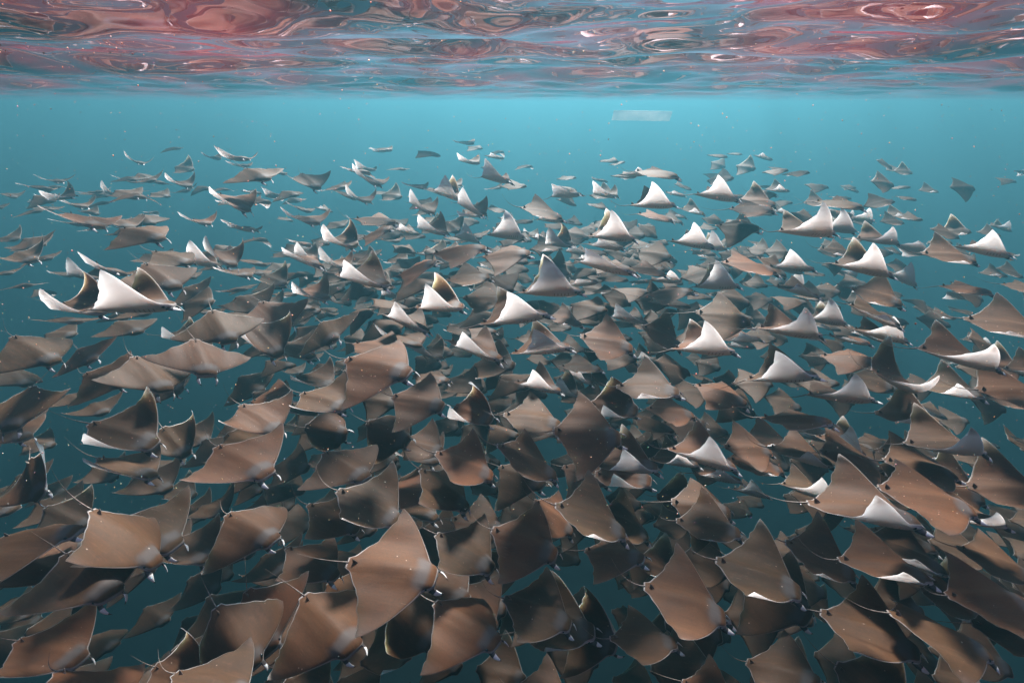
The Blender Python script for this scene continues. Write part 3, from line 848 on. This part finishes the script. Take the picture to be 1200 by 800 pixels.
    ('small ray with flat spread wings, leftmost, right side, second tier down', 3.456, 7.999, -1.801, -0.289, 0.009, 0.082, 0.066, 0.099, 1.003),
    ('small ray with drooping wings, second from left, right side, third tier down', 3.333, 8.057, -2.070, -0.506, -0.004, 0.235, -0.359, -0.265, 0.996),
    ('small ray with flat spread wings, fourth from left, right side, second tier down', 4.478, 7.622, -1.668, -0.533, -0.058, 0.013, 0.144, 0.149, 1.006),
    ('small ray with drooping wings, left side, third tier down', -4.762, 7.487, -2.381, -0.162, -0.290, -0.014, -0.154, -0.162, 0.986),
    ('small ray with flat spread wings, leftmost, left side, fifth tier down', -4.825, 6.824, -4.035, -0.567, -0.145, 0.505, 0.134, 0.455, 0.929),
    ('small ray showing its white underside, second from left, right side, fourth tier down', 4.601, 7.474, -3.330, -0.304, -0.048, -0.437, 1.584, 1.469, 0.920),
    ('small ray with one white wing showing, second from left, right side, fourth tier down', 4.864, 7.257, -3.523, -0.566, -0.040, -0.320, 0.118, -0.067, 0.948),
    ('small ray mostly hidden by others, centre left, fourth tier down', -0.528, 8.671, -3.946, -0.162, -0.135, -0.095, -0.333, -0.288, 0.901),
    ('small ray with one white wing showing, second from left, left side, second tier down', -4.170, 8.309, -1.752, -0.405, -0.408, -0.154, 0.734, 0.663, 0.999),
    ('small ray with one white wing showing, third from left, centre left, third tier down', -1.338, 9.099, -2.340, -0.394, -0.117, -0.138, 0.986, 1.203, 0.976),
    ('small ray with flat spread wings, leftmost, far left, fifth tier down', -5.789, 6.724, -3.529, -0.672, -0.079, 0.348, -0.147, -0.026, 0.916),
    ('small ray with one white wing showing, second from left, left side, third tier down', -4.368, 8.060, -2.536, -0.642, -0.325, -0.264, 1.329, 1.467, 0.970),
    ('small ray with one white wing showing, leftmost, centre right, second tier down', 2.333, 9.002, -2.100, -0.103, -0.177, -0.038, 0.173, 0.163, 0.990),
    ('small ray with one white wing showing, far right, fifth tier down', 6.521, 6.120, -3.503, -0.404, -0.050, -0.221, 0.944, 0.962, 1.031),
    ('small ray showing its white underside, third from left, centre left, second tier down', -0.679, 9.338, -2.027, -0.624, -0.252, -0.197, 1.254, 0.798, 0.987),
    ('small ray mostly hidden by others, centre right, fourth tier down', 0.360, 8.774, -4.203, -0.013, -0.142, -0.111, 0.270, 0.166, 1.038),
    ('small ray showing its white underside, fourth from left, far right, third tier down', 6.206, 7.082, -2.183, -0.546, -0.095, -0.323, 0.728, 0.660, 0.994),
    ('small ray with flat spread wings, leftmost, left side, second tier down', -3.922, 8.698, -1.391, -0.676, -0.230, 0.119, -0.137, -0.087, 1.005),
    ('small ray showing its white underside, fourth from left, left side, third tier down', -2.952, 8.886, -2.859, -0.556, -0.141, -0.263, 1.062, 0.995, 0.945),
    ('small ray with flat spread wings, second from left, far right, fourth tier down', 6.176, 7.107, -2.721, -0.586, -0.013, -0.068, 0.126, 0.102, 0.972),
    ('small ray showing its white underside, second from left, far left, third tier down', -5.721, 7.547, -2.591, -0.496, -0.002, -0.492, 0.568, 0.533, 0.953),
    ('small ray with raised wings, centre right, third tier down', 0.746, 9.317, -3.096, -0.272, -0.224, 0.155, 1.036, 1.107, 0.925),
    ('small ray showing its white underside, second from left, far right, third tier down', 5.367, 7.971, -2.244, -0.137, -0.087, -0.102, 0.810, 0.838, 0.986),
    ('small ray with one white wing showing, fifth from left, left side, third tier down', -3.385, 9.058, -2.155, -0.730, -0.123, -0.125, 0.711, 0.586, 0.986),
    ('small ray with flat spread wings, fourth from left, centre left, third tier down', -2.326, 9.383, -2.445, -0.210, 0.313, 0.174, -0.079, -0.023, 0.972),
    ('small ray showing its white underside, left side, fourth tier down', -5.157, 7.771, -3.731, -0.066, -0.183, -0.114, 1.139, 1.083, 0.920),
    ('small ray with flat spread wings, leftmost, right side, third tier down', 4.237, 8.668, -2.841, -0.515, -0.522, -0.024, 0.355, 0.347, 0.950),
    ('small ray with flat spread wings, fourth from left, centre right, third tier down', 2.474, 9.358, -2.814, -0.506, -0.098, 0.311, 0.051, -0.098, 1.041),
    ('small ray with flat spread wings, second from left, right side, second tier down', 3.983, 9.062, -1.876, -0.211, -0.095, 0.244, 0.524, 0.619, 0.994),
    ('small ray showing its white underside, centre left, top fringe', -0.284, 9.953, -1.621, -0.494, -0.080, -0.338, 0.924, 0.766, 0.996),
    ('small ray showing its white underside, second from left, centre right, third tier down', 0.846, 9.731, -2.723, -0.636, 0.065, 0.053, 1.720, 1.707, 0.949),
    ('small ray showing its white underside, leftmost, centre left, second tier down', -1.174, 10.049, -1.901, -0.163, -0.303, -0.112, 1.434, 1.402, 0.987),
    ('small ray showing its white underside, leftmost, centre right, second tier down', 0.968, 10.093, -1.919, -0.482, 0.140, -0.195, 0.589, 0.533, 0.989),
    ('small ray with one white wing showing, fourth from left, centre left, second tier down', -1.674, 10.268, -2.173, -0.679, -0.250, -0.307, 1.061, 1.028, 0.978),
    ('small ray with one white wing showing, third from left, left side, third tier down', -4.731, 9.058, -3.062, -0.308, -0.138, -0.256, 0.365, 0.337, 0.986),
    ('small ray with flat spread wings, second from left, right side, third tier down', 5.388, 8.863, -2.656, -0.417, -0.186, 0.022, 0.336, 0.354, 0.961),
    ('small ray with flat spread wings, far right, fifth tier down', 7.186, 7.193, -3.940, -0.259, -0.125, 0.424, 0.364, 0.569, 0.869),
    ('small ray showing its white underside, leftmost, left side, third tier down', -5.307, 9.067, -2.892, 0.044, -0.151, -0.393, 1.258, 1.259, 1.026),
    ('small ray with raised wings, left side, fourth tier down', -4.297, 9.477, -3.321, -0.447, -0.259, 0.165, 0.890, 0.887, 0.905),
    ('small ray with one white wing showing, second from left, centre left, second tier down', -2.719, 10.783, -1.736, -0.763, -0.266, -0.333, 0.662, 0.539, 0.992),
    ('small ray with flat spread wings, second from left, centre right, third tier down', 1.659, 10.970, -3.178, -0.321, -0.125, -0.128, -0.108, -0.096, 0.971),
    ('small ray facing the viewer, left side, second tier down', -3.834, 10.692, -1.744, -0.737, -0.429, 0.016, 0.577, 0.487, 0.992),
    ('small ray showing its white underside, leftmost, right side, third tier down', 3.875, 10.454, -2.969, -0.239, -0.005, -0.264, 1.494, 1.367, 0.927),
    ('small ray showing its white underside, second from left, centre right, second tier down', 1.899, 11.417, -2.112, -0.769, 0.019, -0.209, 0.878, 0.949, 0.976),
    ('small ray showing its white underside, leftmost, centre right, third tier down', 0.825, 11.599, -2.653, -0.412, 0.013, -0.317, 0.699, 0.648, 1.043),
    ('small ray with raised wings, far left, third tier down', -7.844, 8.614, -2.660, -0.527, -0.169, 0.179, 0.772, 0.965, 0.959),
    ('small ray showing its white underside, leftmost, far left, third tier down', -7.359, 9.068, -3.138, -0.131, -0.108, -0.408, 1.215, 1.416, 0.922),
    ('small ray showing its white underside, third from left, right side, third tier down', 6.123, 10.216, -2.569, -0.258, -0.053, -0.469, 1.596, 1.467, 0.957),
    ('small ray showing its white underside, third from left, centre right, third tier down', 1.419, 11.787, -3.393, -0.403, -0.011, -0.326, 0.483, 0.714, 0.969),
    ('small ray with flat spread wings, second from left, centre left, third tier down', -3.135, 11.421, -3.505, -0.292, 0.195, 0.180, 0.329, 0.623, 1.034),
    ('small ray with one white wing showing, fourth from left, left side, third tier down', -4.287, 11.105, -3.303, -0.288, -0.296, -0.255, 1.118, 1.131, 0.953),
    ('small ray showing its white underside, leftmost, centre left, third tier down', -1.007, 12.001, -3.145, -0.067, -0.203, -0.441, 1.008, 0.804, 0.975),
    ('small ray showing its white underside, second from left, centre left, second tier down', -0.919, 12.165, -2.650, -0.466, 0.048, 0.082, 0.676, 0.662, 0.986),
    ('small ray with one white wing showing, leftmost, centre left, second tier down', -3.212, 11.852, -2.262, -0.733, -0.123, -0.192, 0.967, 0.895, 0.967),
    ('small ray with one white wing showing, second from left, centre left, third tier down', -1.872, 11.954, -3.457, 0.153, -0.066, -0.140, 0.444, 0.489, 0.902),
    ('small ray with flat spread wings, leftmost, far left, third tier down', -7.189, 10.058, -2.411, -0.503, -0.242, -0.185, 0.459, 0.523, 1.042),
    ('small ray showing its white underside, second from left, left side, third tier down', -5.469, 11.140, -2.741, -0.430, 0.002, -0.348, 0.328, 0.444, 1.049),
    ('small ray with flat spread wings, third from left, far right, fourth tier down', 8.665, 8.891, -3.265, -0.645, -0.045, -0.017, 0.092, 0.086, 0.917),
    ('small ray showing its white underside, left side, top fringe', -5.480, 11.500, -1.419, -0.654, 0.077, -0.197, 0.686, 0.700, 0.994),
    ('small ray with raised wings, right side, second tier down', 4.859, 11.608, -2.769, -0.438, 0.040, 0.103, 0.622, 0.808, 0.919),
    ('small ray showing its white underside, third from left, left side, third tier down', -4.550, 11.688, -3.182, -0.307, -0.073, -0.484, -0.072, -0.045, 0.964),
    ('small ray with raised wings, centre left, third tier down', -1.371, 12.595, -3.005, -0.987, -0.266, 0.352, 0.913, 1.044, 1.021),
    ('small ray with flat spread wings, leftmost, centre left, third tier down', -3.487, 12.057, -3.617, -0.452, -0.167, 0.263, 0.016, 0.006, 0.906),
    ('small ray with one white wing showing, leftmost, left side, third tier down', -6.453, 11.351, -2.641, -0.552, -0.081, -0.167, 0.720, 0.837, 0.949),
    ('small ray showing its white underside, far right, fourth tier down', 7.722, 10.391, -3.596, -0.650, -0.279, -0.596, 1.420, 1.366, 0.870),
    ('small ray showing its white underside, third from left, far right, third tier down', 7.827, 10.485, -3.004, -0.536, -0.188, -0.502, 0.036, -0.043, 1.028),
    ('small ray with drooping wings, leftmost, right side, third tier down', 4.346, 12.225, -3.507, -0.627, -0.053, -0.291, -0.292, -0.205, 1.044),
    ('small ray with one white wing showing, leftmost, centre right, third tier down', 0.714, 13.226, -3.410, -0.214, -0.112, -0.193, 0.420, 0.559, 1.031),
    ('small ray with one white wing showing, right side, second tier down', 4.168, 12.779, -2.675, -0.146, -0.213, 0.088, 0.614, 0.692, 0.946),
    ('small ray with one white wing showing, fourth from left, far left, second tier down', -7.639, 11.400, -2.118, -0.751, -0.033, -0.180, -0.555, -0.648, 0.981),
    ('small ray with drooping wings, right side, second tier down', 5.769, 12.842, -2.283, -0.357, -0.089, 0.255, -0.315, -0.366, 0.922),
    ('small ray with one white wing showing, third from left, centre left, second tier down', -2.353, 13.924, -2.275, -0.627, -0.063, -0.117, 0.320, 0.372, 0.962),
    ('small ray facing the viewer, far left, third tier down', -9.311, 10.518, -2.892, -0.921, -0.233, 0.247, 0.267, 0.439, 0.935),
    ('small ray with flat spread wings, second from left, far left, third tier down', -7.915, 11.815, -3.532, -0.414, -0.213, 0.053, 0.281, 0.241, 1.043),
    ('small ray showing its white underside, second from left, right side, second tier down', 7.345, 12.476, -2.667, -0.397, -0.110, -0.592, -0.782, -0.676, 1.034),
    ('small ray with one white wing showing, second from left, centre right, third tier down', 3.998, 13.843, -3.077, -0.254, -0.211, 0.036, 0.511, 0.379, 1.010),
    ('small ray with one white wing showing, second from left, far left, second tier down', -9.448, 11.736, -2.211, -0.114, 0.143, 0.136, 1.018, 1.050, 0.960),
    ('small ray with flat spread wings, centre left, second tier down', -1.618, 15.129, -2.397, -0.597, -0.023, 0.097, 0.262, 0.257, 1.034),
    ('small ray with flat spread wings, fifth from left, centre left, third tier down', -0.250, 14.982, -4.099, -0.661, 0.095, 0.374, 0.395, 0.095, 0.961),
    ('small ray with one white wing showing, third from left, far left, second tier down', -9.571, 12.229, -2.455, -0.511, -0.052, -0.173, 0.912, 0.928, 0.956),
    ('small ray with one white wing showing, leftmost, left side, second tier down', -7.885, 13.476, -2.158, -0.532, -0.177, -0.015, 1.092, 1.066, 0.967),
    ('small ray showing its white underside, leftmost, far right, third tier down', 8.306, 13.107, -2.935, -0.184, -0.145, -0.404, 0.595, 0.777, 0.990),
    ('small ray showing its white underside, third from left, centre right, second tier down', 4.396, 15.085, -2.629, -0.322, -0.146, -0.143, 0.281, 0.348, 0.928),
    ('small ray with flat spread wings, third from left, right side, second tier down', 7.649, 13.971, -2.696, -0.155, -0.028, 0.254, 0.599, 0.514, 1.006),
    ('small ray with flat spread wings, second from left, left side, second tier down', -6.814, 14.422, -2.741, -0.429, -0.026, 0.026, 0.414, 0.402, 0.987),
    ('small ray with flat spread wings, leftmost, centre right, third tier down', 2.149, 15.740, -3.756, -0.617, 0.045, 0.288, 0.133, 0.067, 1.014),
    ('small ray with one white wing showing, second from left, centre right, second tier down', 4.557, 15.397, -3.265, -0.019, -0.153, -0.030, 0.354, 0.375, 1.020),
    ('small ray with one white wing showing, leftmost, far left, second tier down', -11.724, 14.559, -2.221, -0.699, -0.019, -0.042, 0.660, 0.554, 0.962),
    ('small ray with one white wing showing, far left, top fringe', -10.795, 16.565, -1.963, -0.829, -0.013, -0.221, 1.066, 0.933, 0.967),
    ('small ray showing its white underside, far left, second tier down', -11.598, 16.216, -2.794, -0.523, -0.034, -0.454, 1.230, 1.134, 0.917),
]
for i, r in enumerate(RAYS):
    build_ray(i, *r)


# the depth of the school: rays too deep and too dim to pick apart
def build_deep_school():
    rng = np.random.default_rng(21)
    VV, QQ, RR_, EE = [], [], [], []
    base = 0
    n = 0
    pos = []
    tries = 0
    while n < 1260 and tries < 90000:
        tries += 1
        if n < 560:        # under the near rays
            y = rng.uniform(.3, 9)
            x = rng.uniform(-1, 1) * (4.5 + y * 1.05)
            z = -rng.uniform(5.2, 8.4)
        elif n >= 1100:    # farthest, only shapes in the haze
            y = rng.uniform(11, 21)
            x = rng.uniform(-.98, .98) * y
            z = -1.45 - rng.gamma(2.0, .55) - .9 * abs(x / y + .05) ** 2
        else:              # packed behind, fading out
            y = rng.uniform(7, 16)
            x = rng.normal(.08 * y, .45 * y)
            top = 2.35 + (y - 7) * .07 + .35 * abs(x / y) * 3
            z = -top - rng.exponential(1.3) - .25
        if x < -2.5 - y * .42 and n < 1100 and rng.random() < .6:
            continue
        if any((x - a) ** 2 + (y - b) ** 2 + 5 * (z - c_) ** 2 < .5 for a, b, c_ in pos):
            continue
        if any((x - r[1]) ** 2 + (y - r[2]) ** 2 + 4 * (z - r[3]) ** 2 < .6 for r in RAYS):
            continue
        pos.append((x, y, z))
        A = rng.normal(.1, .35)
        V, RE, ED, F, nr, ns = ray_body_arrays(A, A + rng.normal(0, .12), .8, 5, 5, n)
        s = rng.uniform(.9, 1.1)
        rx, ry, rz = rng.normal(0, .2), rng.normal(.1, .15), R(rng.normal(-20, 14))
        V = V * s
        cr, sr = math.cos(rx), math.sin(rx)
        V = np.stack([V[:, 0], V[:, 1] * cr - V[:, 2] * sr, V[:, 1] * sr + V[:, 2] * cr], 1)
        cr, sr = math.cos(ry), math.sin(ry)
        V = np.stack([V[:, 0] * cr + V[:, 2] * sr, V[:, 1], -V[:, 0] * sr + V[:, 2] * cr], 1)
        cr, sr = math.cos(rz), math.sin(rz)
        V = np.stack([V[:, 0] * cr - V[:, 1] * sr, V[:, 0] * sr + V[:, 1] * cr, V[:, 2]], 1)
        VV.append(V + np.array([x, y, z]))
        QQ.append(F[:, ::-1] + base)
        RR_.append(RE)
        EE.append(ED)
        base += len(V)
        n += 1
    me = big_mesh('deep_ray_school', np.concatenate(VV), np.concatenate(QQ), M_SKIN)
    me.attributes.new('rest', 'FLOAT_VECTOR', 'POINT').data.foreach_set('vector', np.concatenate(RR_).astype(np.float32).ravel())
    me.attributes.new('edge', 'FLOAT', 'POINT').data.foreach_set('value', np.concatenate(EE).astype(np.float32))
    o = bpy.data.objects.new('deep_ray_school', me)
    col.objects.link(o)
    o['kind'] = 'stuff'
    o['label'] = 'dim mass of deeper rays lost in the dark water below the school'
    o['category'] = 'ray school'


build_deep_school()


# ------------------------------------------------------------------ small things in the water
def octa_cloud(name, pts, sizes, mat, label, cat):
    VV, FF = [], []
    rng = random.Random(5)
    for (x, y, z), s in zip(pts, sizes):
        b = len(VV)
        e = [rng.uniform(.6, 1.4) * s for _ in range(3)]
        VV += [(x + e[0], y, z), (x - e[0], y, z), (x, y + e[1], z), (x, y - e[1], z), (x, y, z + e[2]), (x, y, z - e[2])]
        for f in ((0, 2, 4), (2, 1, 4), (1, 3, 4), (3, 0, 4), (2, 0, 5), (1, 2, 5), (3, 1, 5), (0, 3, 5)):
            FF.append(tuple(b + k for k in f))
    o = mesh_obj(name, VV, FF, mat)
    o['kind'] = 'stuff'
    o['label'] = label
    o['category'] = cat
    return o


prng = random.Random(11)
pts, sz = [], []
for _ in range(6500):
    y = prng.uniform(1.3, 7)
    pts.append((prng.uniform(-1, 1) * (.4 + y), y, CAM_Z - prng.uniform(-.3, 1.0) * y * .9 + 0))
    sz.append(prng.uniform(.0009, .0021) * (1.0 if prng.random() < .93 else 1.6))
pts = [p for p in pts if p[2] < -.16]
octa_cloud('suspended_specks', pts, sz, M_SPECK, 'tiny pale specks drifting in the water everywhere', 'specks')


bub, bs = [], []
for k in range(230):
    if k < 90:
        x, y = prng.gauss(-3.0, .35), prng.gauss(3.5, .35)
    else:
        y = prng.uniform(2.9, 9)
        x = prng.uniform(-.95, .95) * y
    bub.append((x, y, -.035 - prng.random() ** 2 * .10))
    bs.append(prng.uniform(.0022, .0060) * (1 if k > 90 else 1.3))
octa_cloud('surface_bubbles', bub, bs, M_SPECK, 'small bright bubbles clinging under the water surface', 'bubbles')


def build_float():
    """pale rectangular board hanging just under the surface, far out"""
    w, h, d, b = .72, .155, .009, .022
    V, F = [], []
    ring = []
    for cx_, cz_, a0 in ((w - b, h - b, 0), (-(w - b), h - b, 90), (-(w - b), -(h - b), 180), (w - b, -(h - b), 270)):
        for q in (0, 30, 60, 90):
            ring.append((cx_ + b * math.cos(R(a0 + q)), cz_ + b * math.sin(R(a0 + q))))
    n = len(ring)
    for y, s in ((-d, .97), (-d * .7, 1), (d * .7, 1), (d, .97)):
        for px, pz in ring:
            V.append((px * s, y, pz * s))
    for i in range(3):
        for k in range(n):
            k2 = (k + 1) % n
            F.append((i * n + k, i * n + k2, (i + 1) * n + k2, (i + 1) * n + k))
    F.append(tuple(range(n))[::-1])
    F.append(tuple(3 * n + k for k in range(n)))
    o = mesh_obj('float_board', V, F, M_FLOAT)
    p = o.location
    o.location = (7.15, 32.5, -1.0)
    o.scale = (2.3, 1, 1.9)
    o.rotation_euler = (R(30), R(1), R(6))
    o['label'] = 'pale rectangular board hanging in the bright water just below the surface'
    o['category'] = 'board'


build_float()
